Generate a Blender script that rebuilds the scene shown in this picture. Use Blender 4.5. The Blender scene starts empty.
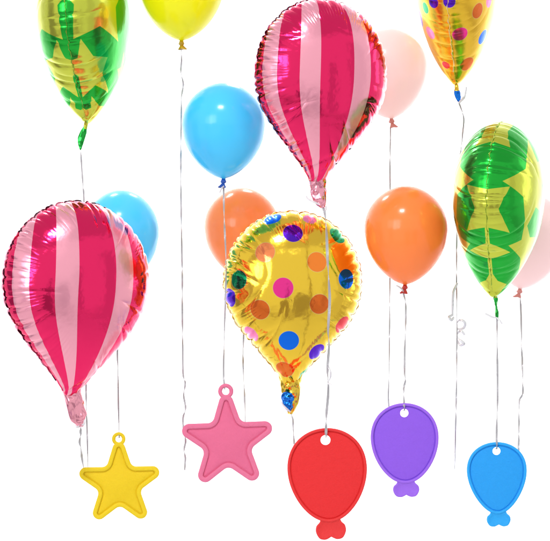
import bpy, math, random
import numpy as np
from mathutils import Matrix, Vector, noise
PI = math.pi
C = bpy.context.scene.collection
S = 0.0025; CAMD = 6.0; ZC = 1.5

def kk(Y): return (CAMD + Y) / CAMD
def at(px, py, Y=0.0):
    k = S * kk(Y)
    return Vector(((px - 275) * k, Y, ZC + (270.5 - py) * k))

# ------------------------------------------------------------------ helpers
def tag(o, label=None, cat=None, group=None, kind=None):
    if label: o['label'] = label
    if cat: o['category'] = cat
    if group: o['group'] = group
    if kind: o['kind'] = kind
    return o

def thing(name, label, cat, loc, rot=None, group=None):
    o = bpy.data.objects.new(name, None); C.objects.link(o)
    M = Matrix.Translation(loc)
    if rot is not None: M = M @ rot
    o.matrix_world = M
    o.empty_display_size = 0.02
    tag(o, label, cat, group)
    return o, M

def mesh(name, verts, faces, mat, parent=None, pm=None, smooth=True, uv=None, world=False):
    """verts in the parent's local space, or in world space when world=True"""
    if world and pm is not None:
        inv = pm.inverted()
        verts = [inv @ Vector(v) for v in verts]
    me = bpy.data.meshes.new(name)
    me.from_pydata([tuple(v) for v in verts], [], faces)
    me.update()
    if smooth: me.polygons.foreach_set('use_smooth', [True] * len(me.polygons))
    if uv is not None:
        lay = me.uv_layers.new(name='pattern')
        lay.data.foreach_set('uv', uv)
    for m in (mat if isinstance(mat, (list, tuple)) else [mat]): me.materials.append(m)
    o = bpy.data.objects.new(name, me); C.objects.link(o)
    if parent: o.parent = parent
    return o

def catmull(pts, n=10):
    P = [Vector(p) for p in pts]
    P = [2 * P[0] - P[1]] + P + [2 * P[-1] - P[-2]]
    out = []
    for i in range(1, len(P) - 2):
        a, b, c, d = P[i-1:i+3]
        for j in range(n):
            t = j / n
            out.append(0.5 * ((2*b) + (c-a)*t + (2*a-5*b+4*c-d)*t*t + (3*b-a-3*c+d)*t**3))
    out.append(P[-2])
    return out

# ------------------------------------------------------------------ node maths
class NT:
    def __init__(s, tree): s.t = tree; s.n = tree.nodes; s.l = tree.links
    def put(s, sock, v):
        if isinstance(v, bpy.types.NodeSocket): s.l.new(v, sock)
        else: sock.default_value = v
    def m(s, op, a, b=None, c=None, clamp=False):
        n = s.n.new('ShaderNodeMath'); n.operation = op; n.use_clamp = clamp
        s.put(n.inputs[0], a)
        if b is not None: s.put(n.inputs[1], b)
        if c is not None: s.put(n.inputs[2], c)
        return n.outputs[0]
    def mix(s, f, a, b):
        n = s.n.new('ShaderNodeMix'); n.data_type = 'RGBA'
        s.put(n.inputs[0], f)
        for k, v in ((6, a), (7, b)):
            if isinstance(v, (tuple, list)): v = (*v[:3], 1)
            s.put(n.inputs[k], v)
        return n.outputs[2]
    def noise(s, vec, scale, detail=2, rough=0.5):
        n = s.n.new('ShaderNodeTexNoise'); n.inputs['Scale'].default_value = scale
        n.inputs['Detail'].default_value = detail; n.inputs['Roughness'].default_value = rough
        if vec is not None: s.l.new(vec, n.inputs['Vector'])
        return n.outputs[0]
    def bump(s, h, strength, dist, nrm=None):
        n = s.n.new('ShaderNodeBump'); n.inputs['Strength'].default_value = strength
        n.inputs['Distance'].default_value = dist; s.l.new(h, n.inputs['Height'])
        if nrm is not None: s.l.new(nrm, n.inputs['Normal'])
        return n.outputs[0]

def newmat(name):
    m = bpy.data.materials.new(name); m.use_nodes = True
    nt = NT(m.node_tree); b = nt.n['Principled BSDF']
    tc = nt.n.new('ShaderNodeTexCoord')
    return m, nt, b, tc

def foil_finish(nt, b, tc, rough=0.10, streak=True):
    b.inputs['Coat Weight'].default_value = .12; b.inputs['Coat Roughness'].default_value = .06
    """thin crinkled metallised film: fine bump on top of the modelled creases"""
    o = tc.outputs['Object']
    h1 = nt.noise(o, 26, 2, 0.5)
    h2 = nt.noise(o, 130, 2, 0.6)
    h = nt.m('ADD', h1, nt.m('MULTIPLY', h2, 0.10))
    nt.l.new(nt.bump(h, 0.22, 0.006), b.inputs['Normal'])
    r = nt.m('MULTIPLY_ADD', nt.noise(o, 14, 2), 0.10, rough - 0.04)
    nt.l.new(r, b.inputs['Roughness'])

def foil_mat(name, col, rough=0.10, metallic=1.0):
    m, nt, b, tc = newmat(name)
    b.inputs['Base Color'].default_value = (*col, 1); b.inputs['Metallic'].default_value = metallic
    foil_finish(nt, b, tc, rough)
    return m

def stripes_mat(name, dark, pale, bounds):
    m, nt, b, tc = newmat(name)
    uv = nt.n.new('ShaderNodeUVMap'); uv.uv_map = 'pattern'
    sp = nt.n.new('ShaderNodeSeparateXYZ'); nt.l.new(uv.outputs[0], sp.inputs[0])
    f = nt.m('ABSOLUTE', sp.outputs[0])
    v = None
    for i in range(0, len(bounds), 2):
        w = nt.m('MULTIPLY', nt.m('GREATER_THAN', f, bounds[i]), nt.m('LESS_THAN', f, bounds[i+1]))
        v = w if v is None else nt.m('ADD', v, w)
    nt.l.new(nt.mix(v, dark, pale), b.inputs['Base Color'])
    nt.l.new(nt.m('MULTIPLY_ADD', v, -0.22, 0.97), b.inputs['Metallic'])
    foil_finish(nt, b, tc)
    r0 = b.inputs['Roughness'].links[0].from_socket
    nt.l.new(nt.m('ADD', r0, nt.m('MULTIPLY', v, 0.13)), b.inputs['Roughness'])
    return m

def dots_mat(name, base, dots, rough=.12):
    m, nt, b, tc = newmat(name)
    col = nt.mix(0.0, base, base)
    for (p, r, c) in dots:
        vm = nt.n.new('ShaderNodeVectorMath'); vm.operation = 'DISTANCE'
        nt.l.new(tc.outputs['Object'], vm.inputs[0]); vm.inputs[1].default_value = p
        d = vm.outputs['Value']; r = r * S
        rim = nt.m('LESS_THAN', d, r + 0.6 * S); ins = nt.m('LESS_THAN', d, r)
        col = nt.mix(rim, col, tuple(x * 0.75 + 0.12 for x in base))
        col = nt.mix(ins, col, c)
    nt.l.new(col, b.inputs['Base Color']); b.inputs['Metallic'].default_value = 0.97
    foil_finish(nt, b, tc, rough)
    return m

def stars_mat(name, ground, starc, stars):
    m, nt, b, tc = newmat(name)
    uv = nt.n.new('ShaderNodeUVMap'); uv.uv_map = 'pattern'
    sp = nt.n.new('ShaderNodeSeparateXYZ'); nt.l.new(uv.outputs[0], sp.inputs[0])
    tot = None
    for (u, v, R, rot, ratio) in stars:
        du = nt.m('SUBTRACT', sp.outputs[0], u); dv = nt.m('SUBTRACT', sp.outputs[1], v)
        r = nt.m('SQRT', nt.m('MULTIPLY_ADD', du, du, nt.m('MULTIPLY', dv, dv)))
        a = nt.m('SUBTRACT', nt.m('ARCTAN2', dv, du), math.radians(rot) - 20 * PI)
        bb = nt.m('PINGPONG', a, PI / 5)
        ri = R * ratio
        nx = ri * math.sin(PI/5); ny = R - ri * math.cos(PI/5)
        e = nt.m('ADD', nt.m('MULTIPLY', nt.m('COSINE', bb), nx), nt.m('MULTIPLY', nt.m('SINE', bb), ny))
        ins = nt.m('LESS_THAN', nt.m('MULTIPLY', r, e), R * nx)
        tot = ins if tot is None else nt.m('MAXIMUM', tot, ins)
    nt.l.new(nt.mix(tot, ground, starc), b.inputs['Base Color'])
    b.inputs['Metallic'].default_value = 0.92
    foil_finish(nt, b, tc, 0.19)
    return m

def latex_mat(name, col, trans=0.35):
    m, nt, b, tc = newmat(name)
    b.inputs['Base Color'].default_value = (*col, 1)
    b.inputs['Roughness'].default_value = 0.22
    b.inputs['IOR'].default_value = 1.5
    b.inputs['Coat Weight'].default_value = 0.25; b.inputs['Coat Roughness'].default_value = 0.08
    h = nt.noise(tc.outputs['Object'], 90, 3)
    nt.l.new(nt.bump(h, 0.03, 0.002), b.inputs['Normal'])
    nt.l.new(nt.m('MULTIPLY_ADD', nt.noise(tc.outputs['Object'], 20, 3), 0.12, 0.15), b.inputs['Roughness'])
    t = nt.n.new('ShaderNodeBsdfTranslucent'); t.inputs[0].default_value = (*[min(1, c * 1.05) for c in col], 1)
    mx = nt.n.new('ShaderNodeMixShader'); mx.inputs[0].default_value = trans
    nt.l.new(b.outputs[0], mx.inputs[1]); nt.l.new(t.outputs[0], mx.inputs[2])
    nt.l.new(mx.outputs[0], nt.n['Material Output'].inputs[0])
    return m

def plastic_mat(name, col, rough=0.42, grain=1.0):
    m, nt, b, tc = newmat(name)
    o = tc.outputs['Object']
    n1 = nt.noise(o, 70, 6, .7)
    f = nt.m('MULTIPLY_ADD', n1, 0.5, -0.1, clamp=True)
    c2 = tuple(min(1, x * 0.86) for x in col)
    nt.l.new(nt.mix(f, col, c2), b.inputs['Base Color'])
    b.inputs['Roughness'].default_value = rough
    b.inputs['Specular IOR Level'].default_value = 0.22
    b.inputs['Subsurface Weight'].default_value = 0.12
    b.inputs['Subsurface Radius'].default_value = (0.01, 0.006, 0.004)
    b.inputs['Subsurface Scale'].default_value = 0.5
    h = nt.m('ADD', nt.noise(o, 420, 3, 0.7), nt.m('MULTIPLY', nt.noise(o, 60, 2), 0.8))
    nt.l.new(nt.bump(h, 0.6 * grain, 0.0022), b.inputs['Normal'])
    return m

# ------------------------------------------------------------------ foil balloons
def outline_fn(H, W):
    zc = 0.585 * H
    ts = np.array([0, .1, .25, .4, .55, .7, .85, .95, 1.0])
    hs = np.array([1, .994, .942, .832, .668, .475, .28, .165, .125])
    tt = np.linspace(0, 1, 200)
    # smooth the table with a local cubic
    P = catmull([(a, b, 0) for a, b in zip(ts, hs)], 24)
    hx = np.array([p.x for p in P]); hy = np.array([p.y for p in P])
    def hw(z):
        z = np.asarray(z, float)
        up = W * np.sqrt(np.clip(1 - ((z - zc) / (H - zc)) ** 2, 0, 1))
        dn = W * np.interp((zc - z) / zc, hx, hy)
        return np.where(z >= zc, up, dn)
    zz = np.concatenate([np.linspace(0, zc, 500), zc + (H - zc) * np.sin(np.linspace(0, PI/2, 500))[1:]])
    xx = hw(zz); xx[-1] = 0
    cap = np.linspace(PI/2, 0, 60)[:-1]        # the tip runs on, rounded, into the neck
    zz = np.concatenate([-.035 * H * np.sin(cap), zz]); xx = np.concatenate([.125 * W * np.cos(cap), xx])
    ang = np.arctan2(xx, -(zz - zc))       # 0 = straight down, pi = up
    rad = np.hypot(xx, zz - zc)
    o = np.argsort(ang)
    ang = ang[o]; rad = rad[o]
    tg = np.linspace(-PI, PI, 1441); rg = np.interp(np.abs(tg), ang, rad)
    ker = np.exp(-(np.arange(-24, 25) / 9.0) ** 2); ker /= ker.sum()
    ext = np.concatenate([rg[-25:-1], rg, rg[1:25]]); rg = np.convolve(ext, ker, 'valid')
    def R(th): return np.interp(th, tg, rg)
    return zc, hw, R

def vnoise(x, seed, f):
    rs = np.random.RandomState(seed)
    tab = rs.rand(512)
    xi = np.asarray(x) * f
    i = np.floor(xi).astype(int); t = xi - i; t = t * t * (3 - 2 * t)
    return tab[i % 512] * (1 - t) + tab[(i + 1) % 512] * t

def foil(label, tip, Y, H, W, T, yaw, tilt, mode, seed, matf, seammat, q=(0.78, 0.52, 0.5),
         nbig=26, big=1.0, group='foil balloons', scallop=1.0, ripple=1.0):
    k = S * kk(Y)
    rot = Matrix.Rotation(math.radians(tilt), 4, 'Y') @ Matrix.Rotation(math.radians(yaw), 4, 'Z')
    root, M = thing('foil_balloon', label, 'foil balloon', at(*tip, Y), rot, group)
    zc, hwf, Rf = outline_fn(H, W)
    def height(x, z):
        up = z >= zc
        rz = np.clip(np.where(up, (z - zc) / (H - zc), (zc - z) / (zc * 1.06)), 0, 1)
        # along the axis: blunt at the crown, drawn out towards the neck
        az = np.where(up, (1 - rz ** 2.1) ** q[2], (1 - rz ** 2.0) ** q[0])
        fx_ = np.clip(np.abs(x) / np.maximum(hwf(z), 1e-3), 0, 1)
        return T * az * (1 - fx_ ** 2.12) ** q[1]
    # arc-length table
    NZ, NX = 160, 90
    zt = np.linspace(0.5, H - 0.5, NZ); fx = np.sin(np.linspace(0, PI/2, NX))
    arc = np.zeros((NZ, NX))
    for i, z in enumerate(zt):
        xs = fx * float(hwf(z)); hs = height(xs, np.full(NX, z))
        arc[i, 1:] = np.cumsum(np.hypot(np.diff(xs), np.diff(hs)))
    def arcpos(x, z):
        f = np.clip(np.abs(x) / np.maximum(hwf(z), 1e-4), 0, 1)
        fi = np.arcsin(f) / (PI/2) * (NX - 1); zi = np.clip((z - zt[0]) / (zt[-1] - zt[0]) * (NZ - 1), 0, NZ - 1.001)
        i0 = np.floor(zi).astype(int); j0 = np.minimum(np.floor(fi).astype(int), NX - 2)
        a = zi - i0; b = fi - j0
        v = (arc[i0, j0]*(1-a)*(1-b) + arc[i0+1, j0]*a*(1-b) + arc[i0, j0+1]*(1-a)*b + arc[i0+1, j0+1]*a*b)
        tot = arc[i0, -1]*(1-a) + arc[i0+1, -1]*a
        return np.sign(x) * v, tot
    N, J = 800, 70
    th = np.linspace(-PI, PI, N, endpoint=False)
    rho = 1 - (1 - np.linspace(0, 1, J + 1)[1:]) ** 1.9
    RHO, TH = np.meshgrid(rho, th, indexing='ij')
    rs = np.random.RandomState(seed)
    perim_w = Rf(th); 
    def creases(face_seed):
        r2 = np.random.RandomState(face_seed)
        dep = np.zeros_like(RHO); sca = np.zeros(N)
        # arc positions along the perimeter, evenly spread, jittered (same on both faces)
        cum = np.cumsum(perim_w); cum = cum / cum[-1]
        RX, RZ = RHO * Rf(TH) * np.sin(TH), zc - RHO * Rf(TH) * np.cos(TH)
        for n, amp, lo, hi, wd in ((nbig, 1.35 * big, 10, 40, 1.4), (int(nbig * 2.2), .80 * big, 3, 9, 1.3)):
            pos = (np.arange(n) + rs.uniform(-.36, .36, n)) / n
            for p in pos:
                t0 = np.interp(p % 1, cum, th); R0 = float(Rf(np.array([t0]))[0]); R1 = float(Rf(np.array([t0 + .02]))[0])
                ex, ez = R0 * math.sin(t0), zc - R0 * math.cos(t0)
                fx_, fz_ = R1 * math.sin(t0 + .02) - ex, zc - R1 * math.cos(t0 + .02) - ez
                L_ = math.hypot(fx_, fz_); tx, tz = fx_ / L_, fz_ / L_
                nx, nz = -tz, tx                                  # inward
                if nx * (0 - ex) + nz * (zc - ez) < 0: nx, nz = -nx, -nz
                Lh = r2.uniform(lo, hi) if r2.rand() < .75 else r2.uniform(hi, hi * 1.5)
                A = amp * r2.uniform(.3, 1.2); w = wd * r2.uniform(.7, 1.3); sl = r2.uniform(-.12, .12)
                al = (RX - ex) * nx + (RZ - ez) * nz; ac = (RX - ex) * tx + (RZ - ez) * tz + sl * al + .012 * al * al * r2.uniform(-1, 1)
                g = np.clip(1 - al / Lh, 0, 1) ** .9 * (al > -8)
                wz = w * (1 + .5 * np.clip(al / Lh, 0, 1))
                dep += A * np.exp(-(np.abs(ac) / wz) ** 1.15) * g - A * .18 * np.exp(-((np.abs(ac) - 3.2 * wz) / (1.6 * wz)) ** 2) * g
                s1 = np.abs((th - t0 + PI) % (2 * PI) - PI) * R0
                sca += A * .75 * np.exp(-(s1 / w / 1.1) ** 1.2)
        # bursts of close, fine ripples
        ph = vnoise(TH * 3 + 20, face_seed + 5, 1.1); ph = np.clip((ph - .55) * 3.2, 0, 1)
        rip = np.sin(TH * 124 + 3 * vnoise(TH + 9, seed + 3, 2)) * ph * np.exp(-((RHO - .80) / .07) ** 2)
        dep += .15 * ripple * rip
        return dep, sca
    st = rs.get_state(); dF, sc = creases(seed * 7 + 1); rs.set_state(st); dB, _ = creases(seed * 7 + 2)
    Re = (Rf(th) - sc * 1.0 * scallop)[None, :]
    r = RHO * (Re * RHO ** 6 + Rf(TH) * (1 - RHO ** 6))
    X = r * np.sin(TH); Z = zc - r * np.cos(TH)
    X0 = RHO * Rf(TH) * np.sin(TH); Z0 = zc - RHO * Rf(TH) * np.cos(TH)
    h0 = height(X0, Z0)
    lf = np.array([[noise.noise(Vector((x_ * .03, z_ * .03, seed))) for x_, z_ in zip(ra, rb)] for ra, rb in zip(X0[:, ::8], Z0[:, ::8])])
    lf = np.repeat(lf, 8, axis=1); kr = np.ones(17) / 17
    lf = np.array([np.convolve(np.concatenate([q_[-8:], q_, q_[:8]]), kr, 'valid') for q_ in lf]) * (1 - RHO ** 4)
    def face(sgn, dep):
        h = h0 - dep * np.clip(h0 / 8, 0.15, 1) * 1.0 + lf * .8
        # creases pull the shell in radially as well where it turns over at the seam
        pull = dep * RHO ** 5 * .55
        xx = X - pull * np.sin(TH); zz = Z + pull * np.cos(TH)
        h[-1] = 0
        return xx, -sgn * h, zz
    xf, yf, zf = face(1, dF); xb, yb, zb = face(-1, dB)
    uf, tot = arcpos(X0, Z0)
    def uvof(back):
        if mode == 'stripes':
            tm = tot.max(); ref = np.where(Z0 > zc, tm * (.60 + .40 * tot / tm), tot)
            return uf / np.maximum(ref, .5), Z0
        if mode == 'seam': return tot + uf, Z0
        return (uf + (1000 if back else 0)), Z0
    V = []; UV = []
    u_, v_ = uvof(False)
    cu = 0.0; ctot = float(arcpos(np.array([0.01]), np.array([zc]))[1][0])
    cuv = {'stripes': 0.0, 'seam': ctot}.get(mode, 0.0)
    V.append((0, -T, zc)); UV.append((cuv, zc))
    for j in range(J):
        for i in range(N): V.append((xf[j, i], yf[j, i], zf[j, i])); UV.append((u_[j, i], v_[j, i]))
    ub, vb = uvof(True)
    b0 = len(V)
    V.append((0, T, zc)); UV.append((cuv + (1000 if mode == 'dots' else 0), zc))
    for j in range(J - 1):
        for i in range(N): V.append((xb[j, i], yb[j, i], zb[j, i])); UV.append((ub[j, i], vb[j, i]))
    F = []; FU = []
    def fi(j, i): return 1 + j * N + i % N
    def bi(j, i): return fi(J - 1, i) if j == J - 1 else b0 + 1 + j * N + i % N
    def uvb(idx, j, i):
        return UV[idx] if j < J - 1 else (ub[J-1, i % N], vb[J-1, i % N])
    for i in range(N):
        F.append((0, fi(0, i), fi(0, i + 1))); FU += [UV[0], UV[fi(0, i)], UV[fi(0, i + 1)]]
        F.append((b0, bi(0, i + 1), bi(0, i))); FU += [UV[b0], UV[bi(0, i + 1)], UV[bi(0, i)]]
    for j in range(J - 1):
        for i in range(N):
            a = (fi(j, i), fi(j + 1, i), fi(j + 1, i + 1), fi(j, i + 1)); F.append(a); FU += [UV[x] for x in a]
            q4 = ((j, i), (j, i + 1), (j + 1, i + 1), (j + 1, i))
            a = tuple(bi(*x) for x in q4); F.append(a); FU += [uvb(bi(*x), *x) for x in q4]
    k3 = k
    Vw = [(x * k3, y * k3, z * k3) for x, y, z in V]
    # pattern: find the uv under a given place on the camera side of the shell
    def pick(px, py):
        n = 1 + J * N
        loc = np.array(Vw)[:, :]
        Mx = np.array(M)[:3, :3]; tr = np.array(M)[:3, 3]
        w = loc @ Mx.T + tr
        kd = (CAMD + w[:, 1]) / CAMD * S
        sx = w[:, 0] / kd + 275; sy = 270.5 - (w[:, 2] - ZC) / kd
        d = (sx - px) ** 2 + (sy - py) ** 2 + np.where(w[:, 1] < np.percentile(w[:, 1], 50), 0, 0) + (w[:, 1] - w[:, 1].min()) * 30
        return Vw[int(np.argmin(d))]
    pick.back = lambda x_, z_: (x_ * k, float(height(np.array([x_ * 1.0]), np.array([z_ * 1.0]))[0]) * k, z_ * k)
    mat = matf(pick) if callable(matf) else matf
    flat = np.array(FU, dtype=np.float32).ravel()
    mesh('envelope', Vw, F, mat, root, uv=flat)
    # heat-sealed flange standing out from the seam, crimped between the puckers
    FV = []; FF = []; Fq = []
    wv = .6 + .75 * np.abs(np.sin(th * 34 + 2 * vnoise(th + 9, seed + 21, 2))) ** .6 * (.6 + .5 * vnoise(th * 3 + 20, seed + 2, 2))
    yv = (vnoise(th * 10 + 50, seed + 22, 3.0) - .5) * 1.6 + .7 * np.sin(th * 34 + 1)
    sel = [i for i in range(N) if abs(th[i]) > 0.16]
    for i in range(N):
        e = xf[J-1, i], zf[J-1, i]
        s_, c_ = math.sin(th[i]), -math.cos(th[i])
        for a, yo in ((-.6, 0), (wv[i] * .5, yv[i] * .5), (wv[i], yv[i])):
            for sg in (-1, 1):
                FV.append(((e[0] + s_ * a) * k, (yo + sg * .12) * k, (e[1] + c_ * a) * k))
    for i in sel:
        j = (i + 1) % N
        if abs(th[j]) <= 0.16: continue
        a, b = i * 6, j * 6
        for c in (0, 2):
            FF.append((a + c, a + c + 2, b + c + 2, b + c)); FF.append((a + c + 1, b + c + 1, b + c + 3, a + c + 3))
        FF.append((a + 4, a + 5, b + 5, b + 4))
    mesh('seam_flange', FV, FF, seammat, root)
    return root, M

def loft(name, path, mat, root, M, Y, N=28, crumple=0.0, seed=0, n=8, cap=True, twist=0.0):
    """path: (px, py, halfwidth, halfthickness) from top to bottom"""
    P = catmull([(a, b, 0) for a, b, _, _ in path], n); Q = catmull([(c, d, 0) for _, _, c, d in path], n)
    k = S * kk(Y); V = []; F = []
    L = len(P)
    for j in range(L):
        t = (P[min(j+1, L-1)] - P[max(j-1, 0)]).normalized()
        nx = Vector((-t.y, t.x, 0)) * -1
        tw = twist * j / L
        for i in range(N):
            a = 2 * PI * i / N
            ox, oy = Q[j].x * math.cos(a), Q[j].y * math.sin(a)
            if crumple:
                v = Vector((math.cos(a) * .8 + seed, math.sin(a) * .8, j * .075))
                d = 1 + crumple * (abs(noise.noise(v * 1.9)) * 2.6 - .5) + crumple * .22 * abs(math.sin(3.5 * a + j * .13 + seed))
                ox *= 1 + (d - 1) * .28; oy *= d
            ox, oy = ox * math.cos(tw) - oy * math.sin(tw), ox * math.sin(tw) + oy * math.cos(tw)
            p = P[j] + nx * ox
            w = at(p.x, p.y, Y); w.y = Y + oy * k
            V.append(w)
    for j in range(L - 1):
        for i in range(N):
            F.append((j*N+i, j*N+(i+1)%N, (j+1)*N+(i+1)%N, (j+1)*N+i))
    if cap: F.append(tuple(range(N))); F.append(tuple(reversed(range((L-1)*N, L*N))))
    return mesh(name, V, F, mat, root, M, world=True)

# ------------------------------------------------------------------ latex balloons
LPROF = [(0, .035), (.008, .07), (.03, .21), (.08, .405), (.16, .615), (.27, .805), (.39, .935), (.5, .985), (.58, 1.0), (.68, .965), (.78, .865), (.87, .70), (.94, .49), (.98, .285), (.995, .14), (1.0, 0.0)]
def latex(label, cx, top, bot, W, Y, col, knotcol, tilt=0, knotdir=-1, trans=.35, group='round latex balloons'):
    k = S * kk(Y)
    rot = Matrix.Rotation(math.radians(tilt), 4, 'Y')
    root, M = thing('latex_balloon', label, 'balloon', at(cx, bot, Y), rot, group)
    H = bot - top
    P = catmull([(z, r, 0) for z, r in LPROF], 6)
    P[-1] = Vector((1, 0, 0))
    N = 96; V = []; F = []
    rings = P[:-1]
    for p in rings:
        for i in range(N):
            a = 2 * PI * i / N
            wob = 1 + .006 * math.sin(2 * a + cx)
            V.append((max(p.y, 0) * W * k * math.cos(a) * wob, max(p.y, 0) * W * k * math.sin(a), p.x * H * k))
    for j in range(len(rings) - 1):
        for i in range(N): F.append((j*N+i, j*N+(i+1)%N, (j+1)*N+(i+1)%N, (j+1)*N+i))
    V.append((0, 0, H * k)); t = len(V) - 1; j = len(rings) - 1
    for i in range(N): F.append((j*N+i, j*N+(i+1)%N, t))
    mat = latex_mat('latex_' + label.split()[0] + str(int(cx)), col, trans)
    km = latex_mat('latex_knot' + str(int(cx)), knotcol, .1)
    mesh('envelope', V, F, mat, root)
    # knot: neck, rolled knot, flared lip
    V = []; F = []; N = 24
    prof = [(3, 1.6), (1.2, 1.5), (0, 1.9), (-1.2, 2.9), (-2.6, 3.1), (-3.8, 2.2), (-4.3, 1.7)]
    PP = catmull([(a, b, 0) for a, b in prof], 4)
    for jj, p in enumerate(PP):
        for i in range(N):
            a = 2 * PI * i / N
            r = p.y * (1 + .14 * math.sin(2 * a + p.x * 1.1) + .05 * math.sin(5 * a))
            V.append((r * k * math.cos(a), r * k * math.sin(a), p.x * k))
    for j in range(len(PP) - 1):
        for i in range(N): F.append((j*N+i, j*N+(i+1)%N, (j+1)*N+(i+1)%N, (j+1)*N+i))
    F.append(tuple(range((len(PP)-1)*N, len(PP)*N)))
    kn = mesh('knot', V, F, km, root)
    # the flared rolled lip below the knot
    V = []; F = []
    lp = [(-3.6, 1.2, 0), (-5.2, 1.9, .4), (-7.2, 3.4, 1.0), (-8.0, 4.1, 1.3), (-8.5, 4.0, 1.4), (-8.1, 3.5, 1.2), (-6.6, 2.4, .8)]
    for (z, r, sh) in lp:
        for i in range(N):
            a = 2 * PI * i / N
            rr = r * (1 + .16 * math.sin(3 * a + cx) + .08 * math.sin(5 * a))
            V.append(((rr * math.cos(a) + sh * knotdir) * k, rr * .6 * math.sin(a) * k, (z + .5 * math.sin(2 * a)) * k))
    for j in range(len(lp) - 1):
        for i in range(N): F.append((j*N+i, j*N+(i+1)%N, (j+1)*N+(i+1)%N, (j+1)*N+i))
    mesh('lip', V, F, km, kn)
    return root

# ------------------------------------------------------------------ ribbons
def ribbon(label, pts, seed, curls=(), width=1.9, tw=1.0, mat=None, bow=None, taildots=()):
    """pts: (px, py, Y). A thin flat strip that twists as it runs."""
    rnd = random.Random(seed)
    root, M = thing('ribbon', label, 'ribbon', at(*pts[-1]), None, 'curling ribbons tied to the balloons')
    W3 = [at(*p) for p in pts]
    P = catmull(W3, 14)
    # resample
    Q = [P[0]]; step = 0.004
    for a, b in zip(P[:-1], P[1:]):
        L = (b - a).length; m = max(1, int(L / step))
        for i in range(1, m + 1): Q.append(a.lerp(b, i / m))
    V = []; F = []; ang = rnd.uniform(0, 6)
    for j, p in enumerate(Q):
        t = (Q[min(j+1, len(Q)-1)] - Q[max(j-1, 0)]).normalized()
        ang += tw * (.07 + .22 * abs(noise.noise(Vector((seed * 3.1, j * .03, 0)))))
        x = Vector((1, 0, 0)); x = (x - t * x.dot(t)).normalized(); y = t.cross(x)
        wv = x * math.cos(ang) + y * math.sin(ang); nv = t.cross(wv)
        p = p + x * S * .35 * noise.noise(Vector((seed, j * .05, 2))) 
        hw = width * S * .5; ht = .30 * S
        for s1, s2 in ((-1, -1), (1, -1), (1, 1), (-1, 1)): V.append(p + wv * hw * s1 + nv * ht * s2)
    for j in range(len(Q) - 1):
        for i in range(4): F.append((j*4+i, j*4+(i+1)%4, (j+1)*4+(i+1)%4, (j+1)*4+i))
    F.append((0, 1, 2, 3)); n = len(Q) * 4; F.append((n-1, n-2, n-3, n-4))
    mesh('strand', V, F, mat or M_ribbon, root, M, smooth=False, world=True)
    for cpts in curls:
        strip('curl', cpts, root, M, 1.9 if seed != 11 else 3.0, M_curl)
    return root, M

def strip(name, pts, root, M, width, mat=None):
    W3 = catmull([at(*p) for p in pts], 8); V = []; F = []
    for j, p in enumerate(W3):
        t = (W3[min(j+1, len(W3)-1)] - W3[max(j-1, 0)]).normalized()
        x = Vector((.35, -1, .2)); x = (x - t * x.dot(t)).normalized(); y = t.cross(x)
        f = math.sin(PI * min(1, (j + 1) / (len(W3)) * .5 + .25))
        for s1, s2 in ((-1, -1), (1, -1), (1, 1), (-1, 1)): V.append(p + y * width * S * .5 * s1 * f + x * .25 * S * s2)
    for j in range(len(W3) - 1):
        for i in range(4): F.append((j*4+i, j*4+(i+1)%4, (j+1)*4+(i+1)%4, (j+1)*4+i))
    F.append((0, 1, 2, 3)); n = len(W3) * 4; F.append((n-1, n-2, n-3, n-4))
    return mesh(name, V, F, mat or M_ribbon, root, M, world=True)

# ------------------------------------------------------------------ plastic tags
def fillet(poly, radii, seg=12):
    out = []; n = len(poly)
    for i in range(n):
        a, b, c = Vector(poly[i-1]), Vector(poly[i]), Vector(poly[(i+1) % n])
        u = (a - b).normalized(); v = (c - b).normalized()
        half = math.acos(max(-1, min(1, u.dot(v)))) / 2
        r = radii[i]; tl = r / math.tan(half)
        cen = b + (u + v).normalized() * (r / math.sin(half))
        p0 = b + u * tl; p1 = b + v * tl
        a0 = math.atan2(p0.y - cen.y, p0.x - cen.x); a1 = math.atan2(p1.y - cen.y, p1.x - cen.x)
        d = (a1 - a0 + PI) % (2 * PI) - PI
        for s in range(seg + 1):
            t = a0 + d * s / seg; out.append((cen.x + r * math.cos(t), cen.y + r * math.sin(t)))
    return out

def resample(pts, n):
    P = [Vector((*p, 0)) for p in pts]; P.append(P[0])
    L = [0]
    for a, b in zip(P[:-1], P[1:]): L.append(L[-1] + (b - a).length)
    out = []; j = 0
    for i in range(n):
        s = L[-1] * i / n
        while L[j+1] < s: j += 1
        t = (s - L[j]) / max(1e-9, L[j+1] - L[j]); p = P[j].lerp(P[j+1], t); out.append((p.x, p.y))
    return out

def normals(pts):
    n = len(pts); out = []
    A = sum(pts[i][0] * pts[(i+1) % n][1] - pts[(i+1) % n][0] * pts[i][1] for i in range(n))
    s = 1 if A > 0 else -1
    for i in range(n):
        tx = pts[(i+1) % n][0] - pts[i-1][0]; ty = pts[(i+1) % n][1] - pts[i-1][1]
        L = math.hypot(tx, ty) or 1; out.append((-ty / L * s, tx / L * s))     # inward
    return out

def inset(pts, nr, d): return [(p[0] + q[0] * d, p[1] + q[1] * d) for p, q in zip(pts, nr)]

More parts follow.
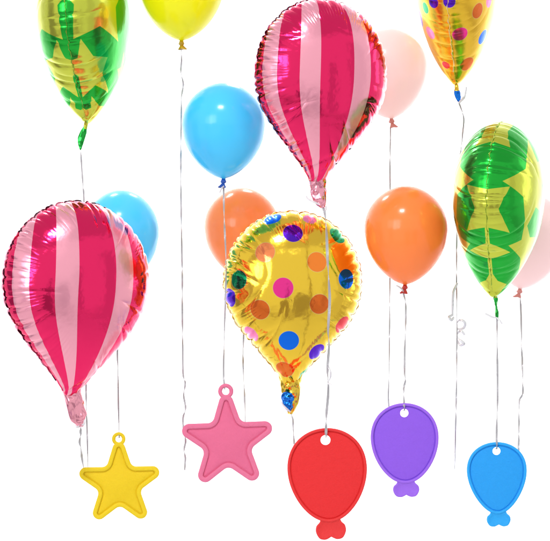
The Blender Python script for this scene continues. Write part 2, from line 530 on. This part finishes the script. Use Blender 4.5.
def plate(name, loops, k, mat, parent, hole=None, close_back=True):
    """loops: list of (points, y) from back-outer to front-inner; the first and last are filled. y<0 is to the front."""
    import bmesh
    bm = bmesh.new(); rings = []
    for pts, y in loops: rings.append([bm.verts.new((p[0] * k, y * k, p[1] * k)) for p in pts])
    n = len(rings[0])
    for a, b in zip(rings[:-1], rings[1:]):
        for i in range(n): bm.faces.new((a[i], a[(i+1) % n], b[(i+1) % n], b[i]))
    hr = []
    if hole:
        hx, hy, r = hole
        for (pts, y), sg in ((loops[0], 0), (loops[-1], 1)):
            hr.append([bm.verts.new(((hx + r * math.cos(2*PI*i/40)) * k, y * k, (hy + r * math.sin(2*PI*i/40)) * k)) for i in range(40)])
        mid = [bm.verts.new(((hx + (r-.0) * math.cos(2*PI*i/40)) * k, (loops[0][1] + loops[-1][1]) / 2 * k, (hy + r * math.sin(2*PI*i/40)) * k)) for i in range(40)]
        for a, b in ((hr[0], mid), (mid, hr[1])):
            for i in range(40): bm.faces.new((a[i], a[(i+1) % 40], b[(i+1) % 40], b[i]))
    for idx, ring in ((0, rings[0]), (1, rings[-1])):
        if True:
            ed = []
            for rg in ((ring, hr[idx]) if hole else (ring,)):
                for i in range(len(rg)):
                    e = bm.edges.get((rg[i], rg[(i+1) % len(rg)])) or bm.edges.new((rg[i], rg[(i+1) % len(rg)]))
                    ed.append(e)
            bmesh.ops.triangle_fill(bm, use_beauty=True, use_dissolve=False, edges=ed)
    bmesh.ops.recalc_face_normals(bm, faces=bm.faces)
    me = bpy.data.meshes.new(name); bm.to_mesh(me); bm.free()
    me.polygons.foreach_set('use_smooth', [True] * len(me.polygons)); me.materials.append(mat)
    me.set_sharp_from_angle(angle=math.radians(38))
    o = bpy.data.objects.new(name, me); C.objects.link(o); o.parent = parent
    return o

def ringmesh(name, pts, nr, sec, k, mat, parent):
    """closed bead following an outline; sec = closed cross-section of (inset, y)"""
    V = []; F = []; n = len(pts); m = len(sec)
    for d, y in sec:
        for p in inset(pts, nr, d): V.append((p[0] * k, y * k, p[1] * k))
    for a in range(m):
        b = (a + 1) % m
        for i in range(n): F.append((a*n+i, a*n+(i+1) % n, b*n+(i+1) % n, b*n+i))
    o = mesh(name, V, F, mat, parent)
    o.data.set_sharp_from_angle(angle=math.radians(50))
    return o

def beadsec(w, y0, y1, rise):
    """rounded top from inset 0 to w; back at y0, front at y1-rise"""
    s = [(.35, y0)]
    s += [(0, y0 - .35), (0, y1 + .1)]
    for i in range(1, 8):
        a = PI * i / 8
        s.append((w / 2 - w / 2 * math.cos(a) * 1.0, y1 - rise * math.sin(a) ** .7))
    s += [(w, y1 + .3), (w, y0)]
    return s

def star_tag(label, cx, cy, sc, rotdeg, mat, rimmat, Y=0.0):
    k = S * kk(Y)
    root, M = thing('star_weight', label, 'balloon weight', at(cx, cy, Y), None, 'plastic balloon weights')
    poly = []; rad = []
    for i in range(10):
        a = PI / 2 + i * PI / 5 + math.radians(rotdeg); R = (62.0 if i % 2 == 0 else 23.4) * sc
        poly.append((R * math.cos(a), R * math.sin(a))); rad.append((7.1 if i % 2 == 0 else 7.0) * sc)
    pts = resample(fillet(poly, rad, 16), 420); nr = normals(pts)
    plate('panel', [(inset(pts, nr, .6), 1.6), (inset(pts, nr, .3), 1.2), (inset(pts, nr, .3), -.2), (inset(pts, nr, 4.6 * sc), .35), (inset(pts, nr, 5.4 * sc), .35), (inset(pts, nr, 6.2 * sc), -.1), (inset(pts, nr, 7.0 * sc), -.4)], k, mat, root)
    ringmesh('rim', pts, nr, beadsec(4.9 * sc, 1.7, -.8, 1.0), k, rimmat, root)
    # hanging loop
    V = []; F = []; n1, n2 = 48, 12; R = 5.5 * sc; r = 2.0 * sc; zc = 49.4 * sc
    ca, sa = math.cos(math.radians(rotdeg)), math.sin(math.radians(rotdeg))
    for i in range(n1):
        a = 2 * PI * i / n1
        for j in range(n2):
            b = 2 * PI * j / n2; rr = R + r * math.cos(b)
            x, z = rr * math.cos(a), zc + rr * math.sin(a)
            V.append(((x * ca - z * sa) * k, (r * .8 * math.sin(b)) * k, (x * sa + z * ca) * k))
    for i in range(n1):
        for j in range(n2): F.append((i*n2+j, ((i+1)%n1)*n2+j, ((i+1)%n1)*n2+(j+1)%n2, i*n2+(j+1)%n2))
    mesh('hanging_loop', V, F, rimmat, root)
    return root

def egg_tag(label, cx, top, bot, W, tail, hole, mat, rimmat, Y=0.0, tilt=0.0, kt=.15):
    k = S * kk(Y)
    cy = (top + bot) / 2; H = (bot - top) / 2
    rot = Matrix.Rotation(math.radians(tilt), 4, 'Y')
    root, M = thing('balloon_shaped_weight', label, 'balloon weight', at(cx, cy, Y), rot, 'plastic balloon weights')
    pts = []
    for i in range(720):
        a = 2 * PI * i / 720
        s, c = math.sin(a), math.cos(a)
        pts.append((W * s * (1 + kt * c) / (1 + kt * kt * .5), H * c))
    pts = resample(pts, 300); nr = normals(pts)
    hx, hy, hr = hole[0] - cx, cy - hole[1], hole[2]
    ct, st_ = math.cos(math.radians(tilt)), math.sin(math.radians(tilt))
    hx, hy = hx * ct - hy * st_, hx * st_ + hy * ct
    plate('panel', [(inset(pts, nr, .6), 1.4), (inset(pts, nr, .3), 1.1), (inset(pts, nr, .3), -.4), (inset(pts, nr, 2.8), .25), (inset(pts, nr, 3.4), .25), (inset(pts, nr, 4.0), -.35), (inset(pts, nr, 4.6), -.45)], k, mat, root, hole=(hx, hy, hr))
    ringmesh('rim', pts, nr, beadsec(2.9, 1.5, -.8, 1.1), k, rimmat, root)
    # tail: two lobes under the knot
    tx, tt, tb, tw = tail; tx -= math.sin(math.radians(-tilt)) * H
    base = [(-.66, .10), (-.74, -.06), (-.96, -.26), (-1.0, -.58), (-.78, -.92), (-.42, -1.0), (-.16, -.93), (0, -.86), (.16, -.93), (.42, -1.0), (.78, -.92), (1.0, -.58), (.96, -.26), (.74, -.06), (.66, .10)]
    cp = [(tx - cx + a * tw, cy - tt + b * (tb - tt)) for a, b in base]
    C2 = catmull([(a, b, 0) for a, b in cp], 8)
    tp = resample([(p.x, p.y) for p in C2], 160); tn = normals(tp)
    tl = plate('tail', [(inset(tp, tn, .5), 1.1), (tp, .8), (tp, -.7), (inset(tp, tn, .35), -1.2), (inset(tp, tn, 1.0), -1.35), (inset(tp, tn, 2.0), -1.3), (inset(tp, tn, 2.5), -1.0)], k, rimmat, root)
    return root

# ------------------------------------------------------------------ ribbon, seam and neck materials
def ribbon_mat(name, col, metallic=.75):
    m, nt, b, tc = newmat(name)
    b.inputs['Base Color'].default_value = (*col, 1); b.inputs['Metallic'].default_value = metallic
    n = nt.noise(tc.outputs['Object'], 60, 2)
    nt.l.new(nt.m('MULTIPLY_ADD', n, .3, .15), b.inputs['Roughness'])
    return m
M_ribbon = ribbon_mat('silver_ribbon', (.40, .40, .41), .12)
M_curl = ribbon_mat('pale_ribbon', (.74, .74, .76), .2)
def seam_mat(name, a_, b_):
    m, nt, b, tc = newmat(name)
    n = nt.noise(tc.outputs['Object'], 55, 1)
    f = nt.m('MULTIPLY', nt.m('SUBTRACT', n, .47), 14.0, clamp=True)
    nt.l.new(nt.mix(f, a_, b_), b.inputs['Base Color']); b.inputs['Metallic'].default_value = .9; b.inputs['Roughness'].default_value = .25
    return m
M_seam_pink = seam_mat('seam_pink', (.035, .008, .018), (.55, .20, .28))  # near-black dashes are dark reflections painted into the flange colour
M_seam_gold = foil_mat('seam_gold', (.88, .74, .40), .3)
M_seam_green = foil_mat('seam_green', (.30, .48, .06), .2)
M_neck_pink = foil_mat('neck_pink', (.86, .36, .44), .12)
M_neck_gold = foil_mat('neck_gold', (.80, .56, .06), .14)
M_tail_blue = foil_mat('tail_blue', (.01, .17, .68), .12)
M_tail_green = foil_mat('tail_green', (.02, .36, .05), .14)
M_neck_lime = foil_mat('neck_lime', (.55, .56, .05), .14)

# ------------------------------------------------------------------ the balloons
CRIM = (.82, .02, .125); PALE = (.88, .37, .46)
stripe_mat = stripes_mat('foil_stripes', CRIM, PALE, (.20, .43, .68, .87))
PUR = (.10, .015, .55); PEA = (.95, .29, .10); GRN = (0.005, .33, .12); MAG = (.85, .04, .28)
BLU = (.005, .15, .78); BRN = (.72, .15, .02); RED = (.80, .07, .08); PNK = (.95, .25, .50); GOLD = (.85, .575, .045)

r1, m1 = foil('crimson and pale pink striped foil balloon at top centre, above the red weight',
     (317, 179), -.02, 180, 70.5, 43, 22, 2.2, 'stripes', 3, stripe_mat, M_seam_pink, ripple=2.6, big=1.35)
loft('neck', [(316.5, 172, 9, 4), (317.5, 180, 8.2, 4.5), (318.5, 190, 7.2, 4), (320, 199, 6.8, 3.4), (322, 205, 4, 2.2), (323, 208, 1.6, 1.4)], M_neck_pink, r1, m1, -.02, crumple=.45, seed=3)
r2, m2 = foil('largest crimson and pale pink striped foil balloon, at left above the yellow star',
     (71, 391), -.10, 190, 79, 49, 31, 2.6, 'stripes', 5, stripe_mat, M_seam_pink, ripple=2.6, nbig=23, big=1.35)
loft('neck', [(71, 383, 10, 4.5), (72.5, 392, 8.8, 4.8), (75, 405, 9, 4.4), (78, 417, 8.2, 3.6), (80, 423, 4.5, 2.4), (81, 427, 2.4, 1.6)], M_neck_pink, r2, m2, -.10, crumple=.42, seed=8)

def gold_front(pick):
    L = [(293, 233, 10, PUR), (265, 252, 10, PEA), (239, 280, 9.5, GRN), (283, 288, 10.3, MAG), (317, 262, 10, (.93, .25, .035)),
         (346.5, 279, 10, BLU), (319.5, 304, 10, BRN), (259.5, 310, 10, BRN), (288.5, 340.5, 10.3, BLU), (250.5, 334, 9, PNK),
         (342.7, 324.6, 9.5, RED), (317, 352, 9.5, PUR), (285, 369, 9.5, BRN), (306, 374, 9, GRN), (272, 218, 9.5, BLU),
         (338, 235, 9.5, GRN), (229, 298, 9.5, PUR), (310, 219, 7, PNK)]
    D = []
    for px, py, r, c in L:
        D.append((pick(px, py), r, c))
    D += [(pick.back(u, v), 10, c) for u, v, c in ((-50, 110, BLU), (-20, 130, GRN), (15, 105, MAG), (48, 125, PEA), (-30, 75, PUR), (10, 60, RED), (40, 80, BLU), (0, 30, GRN), (-65, 85, BRN), (68, 95, PUR), (0, 150, PEA))]
    return dots_mat('foil_gold_dots', GOLD, D)
r3, m3 = foil('gold foil balloon with coloured dots facing the front, above the red weight',
     (290, 381), .14, 170, 69.5, 43, 7, 1.6, 'dots', 11, gold_front, M_seam_gold, big=1.3)
loft('neck', [(290.5, 374, 12, 5), (290.5, 382, 10, 5), (290.8, 391, 9.2, 4.6), (291, 402, 7.4, 3.6), (290.5, 410, 4, 2.4), (290, 414, 2, 1.6)], M_neck_gold, r3, m3, .14, crumple=.4, seed=14)
loft('neck_patch', [(289.5, 392, 3.5, 5.4), (288.3, 396, 6.2, 5.4), (288.2, 403, 5.8, 4.6), (289, 409, 3.4, 3.4), (289.5, 411, 1, 2)], M_tail_blue, r3, m3, .135, crumple=.45, seed=21)

def gold_side(pick):
    L = [(433, 2, 6.2, PUR), (449.5, 2, 6.2, PUR), (460, 34, 8, MAG), (430, 33, 7, PNK), (478, 11, 8, BRN), (489, 1, 7, PNK), (483, 37, 8, BLU), (467, 64, 8, BRN), (446, 65, 4.5, RED), (425, 8, 6, GRN)]
    D = []
    for px, py, r, c in L:
        D.append((pick(px, py), r, c))
    D += [(pick.back(u, v), 10, c) for u, v, c in ((-30, 110, BLU), (10, 130, GRN), (20, 70, MAG), (40, 105, PEA), (-25, 60, PUR))]
    return dots_mat('foil_gold_dots_side', (.80, .50, .035), D, .24)
r4, m4 = foil('gold dotted foil balloon seen edge on, cut off by the top edge',
     (456, 80), .20, 170, 78, 40.5, 78, 1.0, 'dots', 17, gold_side, M_seam_gold, nbig=20, big=.5, scallop=.4, ripple=.1)
loft('neck', [(456, 76, 3.2, 4), (456.3, 81, 2.2, 2.5), (456.6, 86, 2.0, 2.2), (456.8, 91, 2.4, 1.6)], M_neck_gold, r4, m4, .20, crumple=.3, seed=4)
loft('tail', [(456.5, 89, 2.0, 1.0), (457, 92, 3.0, .9), (458, 97, 2.8, .8), (459, 101, 1.6, .7), (459.3, 103, .5, .5)], M_tail_blue, r4, m4, .20, crumple=.3, seed=6)

GREEN = (.012, .40, .035); LIME = (.54, .60, .06)
stars_r = stars_mat('foil_green_stars_right', GREEN, LIME, [
(-7, 81, 38, 36, .50), (-1, 160, 27, -42, .5), (62, 108, 47, 180, .5), (-8, 40, 31, 0, .40), (52, 42, 31, 172, .5), (0, 3, 17, 90, .6), (64, 172, 18, 100, .5)])
r5, m5 = foil('green foil balloon with yellow stars seen edge on, at right above the blue weight',
     (494, 292), 0.0, 170, 80, 45, 76, 3.0, 'seam', 23, stars_r, M_seam_green, nbig=20, big=.9, scallop=.5, ripple=.25)
loft('neck', [(494, 287, 4.5, 5), (494.6, 292, 2.6, 3), (495.3, 298, 1.6, 1.8)], M_neck_lime, r5, m5, 0.0, crumple=.3, seed=2)
loft('tail', [(495.3, 296, 1.6, 1.2), (496, 301, 2.6, 1), (496.2, 306, 2.2, 1.0), (496.8, 312, 2.6, .9), (497.2, 319, .9, .8)], M_tail_green, r5, m5, 0.0, crumple=.5, seed=5, twist=3.0)

stars_l = stars_mat('foil_green_stars_left', GREEN, LIME, [
(16, 44, 28.5, 97, .5), (36, 114, 52, -54, .56), (14, 3, 17, 100, .5), (0, -3, 12, 90, .8), (84, 40, 24, 165, .5)])
r6, m6 = foil('green foil balloon with yellow stars, cut off by the top edge',
     (87, 118), .15, 172, 80, 45, 82, -2.0, 'seam', 29, stars_l, M_seam_green, nbig=20, big=.9, scallop=.5, ripple=.25)
loft('neck', [(87, 113, 4.5, 5), (87, 118, 2.6, 3), (86, 124, 2.0, 1.8), (85.3, 129, 1.8, 1.5)], M_neck_lime, r6, m6, .15, crumple=.3, seed=12)
loft('tail', [(85.5, 127, 1.6, 1.2), (83.5, 132, 3.2, 1), (81, 140, 3.4, .9), (80.5, 146, 2.0, .8), (80.5, 150, .6, .6)], M_tail_green, r6, m6, .15, crumple=.4, seed=15)

latex('sky blue round balloon hanging left of the top striped foil balloon', 223.5, 83, 179, 41.5, .10, (.09, .68, .97), (.01, .10, .52), 0, -1)
latex('sky blue round balloon half hidden behind the large left striped foil balloon', 116.5, 190, 288, 38.5, .30, (.12, .70, .97), (.01, .10, .52), 4, -1)
latex('bright orange round balloon hanging above the purple weight', 405, 186, 285, 41.5, .08, (.98, .32, .07), (.55, .03, .02), 1.0, -1)
latex('soft orange round balloon half hidden behind the gold dotted foil balloon', 242, 188, 278, 37.5, .40, (.99, .38, .12), (.55, .05, .02), 0, -1)
latex('bright yellow round balloon cut off by the top edge', 181.5, -60, 41, 42.5, .20, (.87, .86, .010), (.62, .38, .01), 0, 1, .45)
latex('pale pink round balloon half hidden behind the top striped foil balloon', 391.5, 27, 119, 40.5, .36, (.98, .80, .79), (.75, .30, .26), -5, 1, .4)
latex('pale pink round balloon behind the green foil balloon at the right edge', 520, 192, 289, 40, .38, (.98, .80, .79), (.75, .30, .26), 8, -1, .4)
latex('bright yellow round balloon mostly hidden behind the edge on gold foil balloon at top right', 475, -75, 18, 27.5, .55, (.82, .88, .02), (.62, .38, .01), 0, -1, .45)

# ------------------------------------------------------------------ the weights
star_tag('yellow plastic star weight with raised rim and hanging loop, at lower left', 119.5, 484, .912, 1, plastic_mat('yellow_plastic', (.80, .58, .010)), plastic_mat('yellow_plastic_rim', (.80, .60, .014), .4), .0)
star_tag('pink plastic star weight with raised rim and hanging loop', 227.5, 442, 1.028, 2, plastic_mat('pink_plastic', (.75, .15, .28)), plastic_mat('pink_plastic_rim', (.76, .18, .31), .4), .0)
egg_tag('red plastic balloon shaped weight with punched hole, the biggest of the three', 327.5, 428, 522, 39.8, (330.5, 521, 539.5, 15), (325.5, 440, 5), plastic_mat('red_plastic', (.77, .026, .028)), plastic_mat('red_plastic_rim', (.77, .038, .038), .38), 0, -3)
egg_tag('purple plastic balloon shaped weight with punched hole', 404.8, 403, 483.5, 34, (406, 482.5, 497, 13), (404.3, 413, 4.2), plastic_mat('purple_plastic', (.275, .105, .75)), plastic_mat('purple_plastic_rim', (.33, .14, .78), .38), 0, -1.5)
egg_tag('sky blue plastic balloon shaped weight with punched hole, at lower right', 497, 442, 514, 30, (498.5, 513, 526.5, 11.8), (496.5, 451, 4), plastic_mat('blue_plastic', (.018, .345, .84)), plastic_mat('blue_plastic_rim', (.025, .39, .87), .38), 0, -1.5, kt=.24)

# ------------------------------------------------------------------ the ribbons
ribbon("silver ribbon from the cut off yellow balloon past the pink star's left tip", [(181, 47, .2), (181.5, 60, .2), (181, 72, .2), (183.2, 84, .2), (181.4, 97, .19), (181.5, 115, .18), (180.8, 150, .16), (181, 200, .14), (182, 260, .11), (182.5, 330, .08), (183, 372, .06), (185.2, 383, .055), (183.8, 395, .05), (185.6, 408, .045), (183, 418, .04), (184, 432, .035), (185.6, 441, .03), (184, 450, .03), (185.4, 458, .03), (184.6, 470, .03)], 1, tw=1.2)
ribbon('silver ribbon from the upper sky blue balloon down to the pink star loop', [(223.5, 186, .10), (224, 215, .09), (226, 260, .07), (225.5, 300, .05), (224, 340, .03), (223.5, 370, .015), (224.6, 386, .0), (224.8, 390, -.003)], 2, curls=[[(224, 186, .095), (221, 189, .09), (219.5, 193, .09)]])
ribbon('silver ribbon from the half hidden left blue balloon down to the yellow star loop', [(120, 296, .30), (118.5, 330, .24), (117.5, 350, .2), (118, 380, .12), (118.5, 410, .05), (119.2, 434, .0), (119.4, 438, -.003)], 3, width=1.7)
ribbon('silver ribbon from the left green foil balloon passing behind the left striped balloon', [(80.5, 150, .15), (81.5, 165, .15), (83, 185, .14), (84, 204, .13), (85, 300, .09), (86, 392, .055), (87, 430, .04), (88, 470, .03)], 4, width=1.8)
ribbon('short silver ribbon from the neck of the left striped balloon to the yellow star', [(80.5, 425, -.10), (80.5, 433, -.085), (79.8, 442, -.06), (81, 450, -.04), (82, 458, -.01), (83.3, 469, .02)], 5, width=2.4, curls=[[(80.5, 425, -.10), (77, 427, -.11), (74.5, 425, -.11)], [(80.5, 425, -.10), (84, 424, -.11), (84.5, 420, -.112)]])
ribbon('silver ribbon from the half hidden orange balloon down behind the pink star', [(243, 286, .40), (243.8, 330, .3), (243, 360, .22), (244.5, 395, .12), (245.5, 424, .05), (245.5, 432, .03)], 6, width=1.8)
ribbon('curled silver ribbon from the top striped balloon down to the hole of the red weight', [(323, 207, -.02), (325, 214, -.03), (326.3, 230, -.04), (327.2, 250, -.05), (328.5, 275, -.05), (329.5, 300, -.045), (328.2, 330, -.04), (329, 345, -.035), (327.6, 370, -.03), (328.2, 390, -.02), (326.4, 415, -.01), (326, 432, -.01), (325.8, 437, .003)], 7, width=2.7,
       curls=[[(323, 206, -.02), (316, 203, -.03), (308, 199, -.03), (306, 196, -.03)], [(328, 366, -.03), (330.5, 372, -.035), (330.3, 377, -.03), (328.2, 381, -.03)], [(327.8, 383, -.03), (331.5, 385, -.035)], [(325.8, 206, -.02), (325.5, 211, -.03)]])
ribbon('short silver ribbon from the gold dotted balloon neck to the back of the red weight', [(291, 413, .14), (293, 420, .12), (293.3, 430, .08), (294, 440, .05), (295, 452, .03)], 8, width=2.0, curls=[[(290.5, 412, .13), (287, 409, .12), (283, 405, .12), (281.5, 402, .12)]])
ribbon('silver ribbon from the upper pale pink balloon, passing behind the bright orange balloon', [(390.5, 128, .36), (390, 165, .31), (390.2, 230, .235), (389.8, 290, .14), (389.5, 340, .08), (389, 375, .04), (388.5, 400, .02), (390, 416, .012)], 9, width=1.5)
ribbon('silver ribbon from the bright orange balloon down to the hole of the purple weight', [(403.5, 293, .08), (405.8, 305, .075), (405.5, 330, .06), (404.8, 350, .045), (404.5, 372, .03), (405.6, 380, .025), (403.8, 388, .02), (404, 400, .005), (404.2, 406, -.006), (404.3, 410.5, .003)], 10, width=2.1, curls=[[(404, 292, .08), (400.5, 288, .06), (396.5, 285.5, .05)]])
ribbon('long silver ribbon with a bow hanging from the edge on gold foil balloon at right', [(459, 103, .2), (462.2, 112, .22), (463.8, 121, .24), (462, 140, .27), (458, 180, .28), (456.8, 240, .26), (456.6, 300, .2), (457, 335, .18), (456.6, 380, .14), (455.6, 430, .1), (454.6, 469, .08)], 11, width=1.7,
       curls=[[(459, 103, .2), (463.5, 98, .18), (465, 93, .18), (466.3, 87, .18)], [(457.5, 283, .2), (453.5, 292, .18), (452.6, 305, .18), (452.4, 316, .18)], [(457, 322, .19), (461, 320, .17), (465, 323, .17), (463.5, 328, .18), (457.5, 329, .19)], [(457, 334, .19), (461, 331, .17), (465, 335, .17)], [(457, 336, .19), (460, 340, .17), (464, 343.5, .17), (460, 345, .175), (457, 340, .19)], [(452.4, 315, .18), (449, 317, .17), (451.5, 320, .17), (454, 317, .18)]])
ribbon('silver ribbon from the right green star balloon down to the hole of the blue weight', [(497.3, 318, .0), (497.2, 330, .0), (497.2, 360, -.002), (497.6, 400, -.004), (496.8, 430, -.006), (496.7, 444, -.006), (496.6, 449, .003)], 12, width=2.2, curls=[[(497.3, 318, -.005), (492, 317, -.01), (488, 315, -.01), (485, 313.5, -.01)], [(497.3, 318, -.005), (500, 321, -.01), (502.5, 324, -.01)]])
ribbon('silver ribbon with a kink from the right pale pink balloon down behind the blue weight', [(520, 296, .38), (521, 310, .36), (521.5, 340, .3), (522.5, 375, .2), (523, 392, .16), (521.8, 396, .15), (519.3, 402, .14), (519, 425, .08), (518.8, 440, .04), (518.5, 455, .02)], 13, width=2.0)

# ------------------------------------------------------------------ backdrop
V = []; F = []
prof = [(-7.0, -2.6), (-1.0, -2.6), (0.6, -2.6), (1.5, -2.45), (2.2, -2.0), (2.5, -1.3), (2.6, 0.0), (2.6, 8.0)]
PP = catmull([(a, b, 0) for a, b in prof[2:]], 8); PP = [Vector((prof[0][0], prof[0][1], 0))] + PP
for p in PP: V += [(-7, p.x, p.y), (7, p.x, p.y)]
for i in range(len(PP) - 1): F.append((2*i, 2*i+1, 2*i+3, 2*i+2))
m, nt, b, tc = newmat('white_paper')
b.inputs['Base Color'].default_value = (.90, .90, .90, 1); b.inputs['Roughness'].default_value = .9
nt.l.new(nt.bump(nt.noise(tc.outputs['Object'], 200, 3), .05, .001), b.inputs['Normal'])
bd = mesh('backdrop', V, F, m); tag(bd, 'plain white studio backdrop', 'backdrop', kind='structure')

# ------------------------------------------------------------------ light
w = bpy.data.worlds.new("World"); bpy.context.scene.world = w; w.use_nodes = True
nt = NT(w.node_tree); bg = nt.n['Background']
tc = nt.n.new('ShaderNodeTexCoord'); sp = nt.n.new('ShaderNodeSeparateXYZ'); nt.l.new(tc.outputs['Generated'], sp.inputs[0])
x, y, z = sp.outputs
az = nt.m('ARCTAN2', x, nt.m('MULTIPLY', y, -1.0))      # 0 straight behind the camera
el = nt.m('ARCSINE', z)
def smooth_band(v, a, b, s):
    n1 = nt.n.new('ShaderNodeMapRange'); n1.interpolation_type = 'SMOOTHSTEP'
    nt.l.new(v, n1.inputs[0]); n1.inputs[1].default_value = a - s; n1.inputs[2].default_value = a + s
    n2 = nt.n.new('ShaderNodeMapRange'); n2.interpolation_type = 'SMOOTHSTEP'
    nt.l.new(v, n2.inputs[0]); n2.inputs[1].default_value = b - s; n2.inputs[2].default_value = b + s
    n2.inputs[3].default_value = 1; n2.inputs[4].default_value = 0
    return nt.m('MULTIPLY', n1.outputs[0], n2.outputs[0])
def rect(a0, a1, e0, e1, s=.015): return nt.m('MULTIPLY', smooth_band(az, math.radians(a0), math.radians(a1), s), smooth_band(el, math.radians(e0), math.radians(e1), s))
# a light room behind the camera: pale ceiling, walls, a darker floor, windows at the left, dark furniture
col = nt.mix(smooth_band(el, math.radians(-90), math.radians(-22), .12), (1.02, 1.0, 1.02), (.66, .60, .60))
col = nt.mix(smooth_band(el, math.radians(36), math.radians(100), .03), col, (.74, .70, .73))
n = nt.noise(tc.outputs['Generated'], 3.2, 3); 
col = nt.mix(nt.m('MULTIPLY', smooth_band(n, .58, 2, .03), .0), col, (.40, .36, .40))
for r_, c_ in (((-6, 9, -34, -12), (.40, .32, .38)), ((14, 30, -26, -8), (.44, .38, .44)), ((-30, -16, -44, -26), (.4, .35, .4)), ((-54, -40, -30, 34), (.62, .52, .66)),
               ((60, 78, -30, 24), (.8, .76, .8)), ((-100, -76, -40, 14), (.34, .3, .38)), ((2, 6, -12, -3), (.5, .45, .5)), ((38, 44, -20, 10), (.72, .68, .72))):
    col = nt.mix(rect(*r_), col, c_)
for r_, c_ in (((-5, -3.4, 30, 31.6), (7, 7, 7)), ((9, 10.6, 29, 30.6), (7, 7, 7)), ((15, 16.4, 30, 31.4), (6, 6, 6)), ((-38, -30, -4, 22), (6, 6, 6.4)), ((-28.5, -20, 0, 22), (6, 6, 6.4)), ((100, 118, -5, 30), (2.4, 2.4, 2.4))):
    col = nt.mix(rect(*r_), col, c_)
nt.l.new(col, bg.inputs[0]); bg.inputs[1].default_value = 0.92

def area(name, loc, target, sx, sy, power, col=(1, 1, 1)):
    l = bpy.data.lights.new(name, 'AREA'); l.shape = 'RECTANGLE'; l.size = sx; l.size_y = sy; l.energy = power; l.color = col
    o = bpy.data.objects.new(name, l); C.objects.link(o); o.location = loc
    o.rotation_euler = (Vector(target) - Vector(loc)).to_track_quat('-Z', 'Y').to_euler()
    return o
cen = (0, 0.1, ZC)
area('key_lamp', (-.55, -2.6, ZC + 3.3), cen, .75, .5, 75)
area('side_lamp', (-3.0, -3.2, ZC + 1.0), cen, 1.6, 1.6, 14)
area('back_lamp_left', (-.9, 1.5, ZC + 2.0), cen, .35, .35, 12)
area('back_lamp', (.15, 1.9, ZC + 1.7), cen, .35, .3, 10)
area('backdrop_fill_left', (-1.9, 1.0, ZC), (-1.9, 2.6, ZC), .8, 2.4, 60)  # this and the next two: unseen lights added to wash the backdrop white
area('backdrop_fill_right', (1.9, 1.0, ZC), (1.9, 2.6, ZC), .8, 2.4, 60)
area('backdrop_fill_top', (0, 1.0, ZC + 1.9), (0, 2.6, ZC + 1.6), 2.4, .5, 40)

# ------------------------------------------------------------------ camera
cam = bpy.data.cameras.new('camera'); co = bpy.data.objects.new('camera', cam); C.objects.link(co)
co.location = (0, -CAMD, ZC); co.rotation_euler = (PI / 2, 0, 0)
cam.sensor_width = 36; cam.lens = 36 * CAMD / (550 * S); cam.clip_end = 100
sc = bpy.context.scene; sc.camera = co
sc.render.resolution_x = 1024; sc.render.resolution_y = 1007
sc.view_settings.view_transform = 'Standard'; sc.view_settings.look = 'None'; sc.view_settings.gamma = 1; sc.view_settings.exposure = 0
sc.cycles.max_bounces = 10; sc.cycles.transmission_bounces = 6; sc.cycles.sample_clamp_indirect = 8
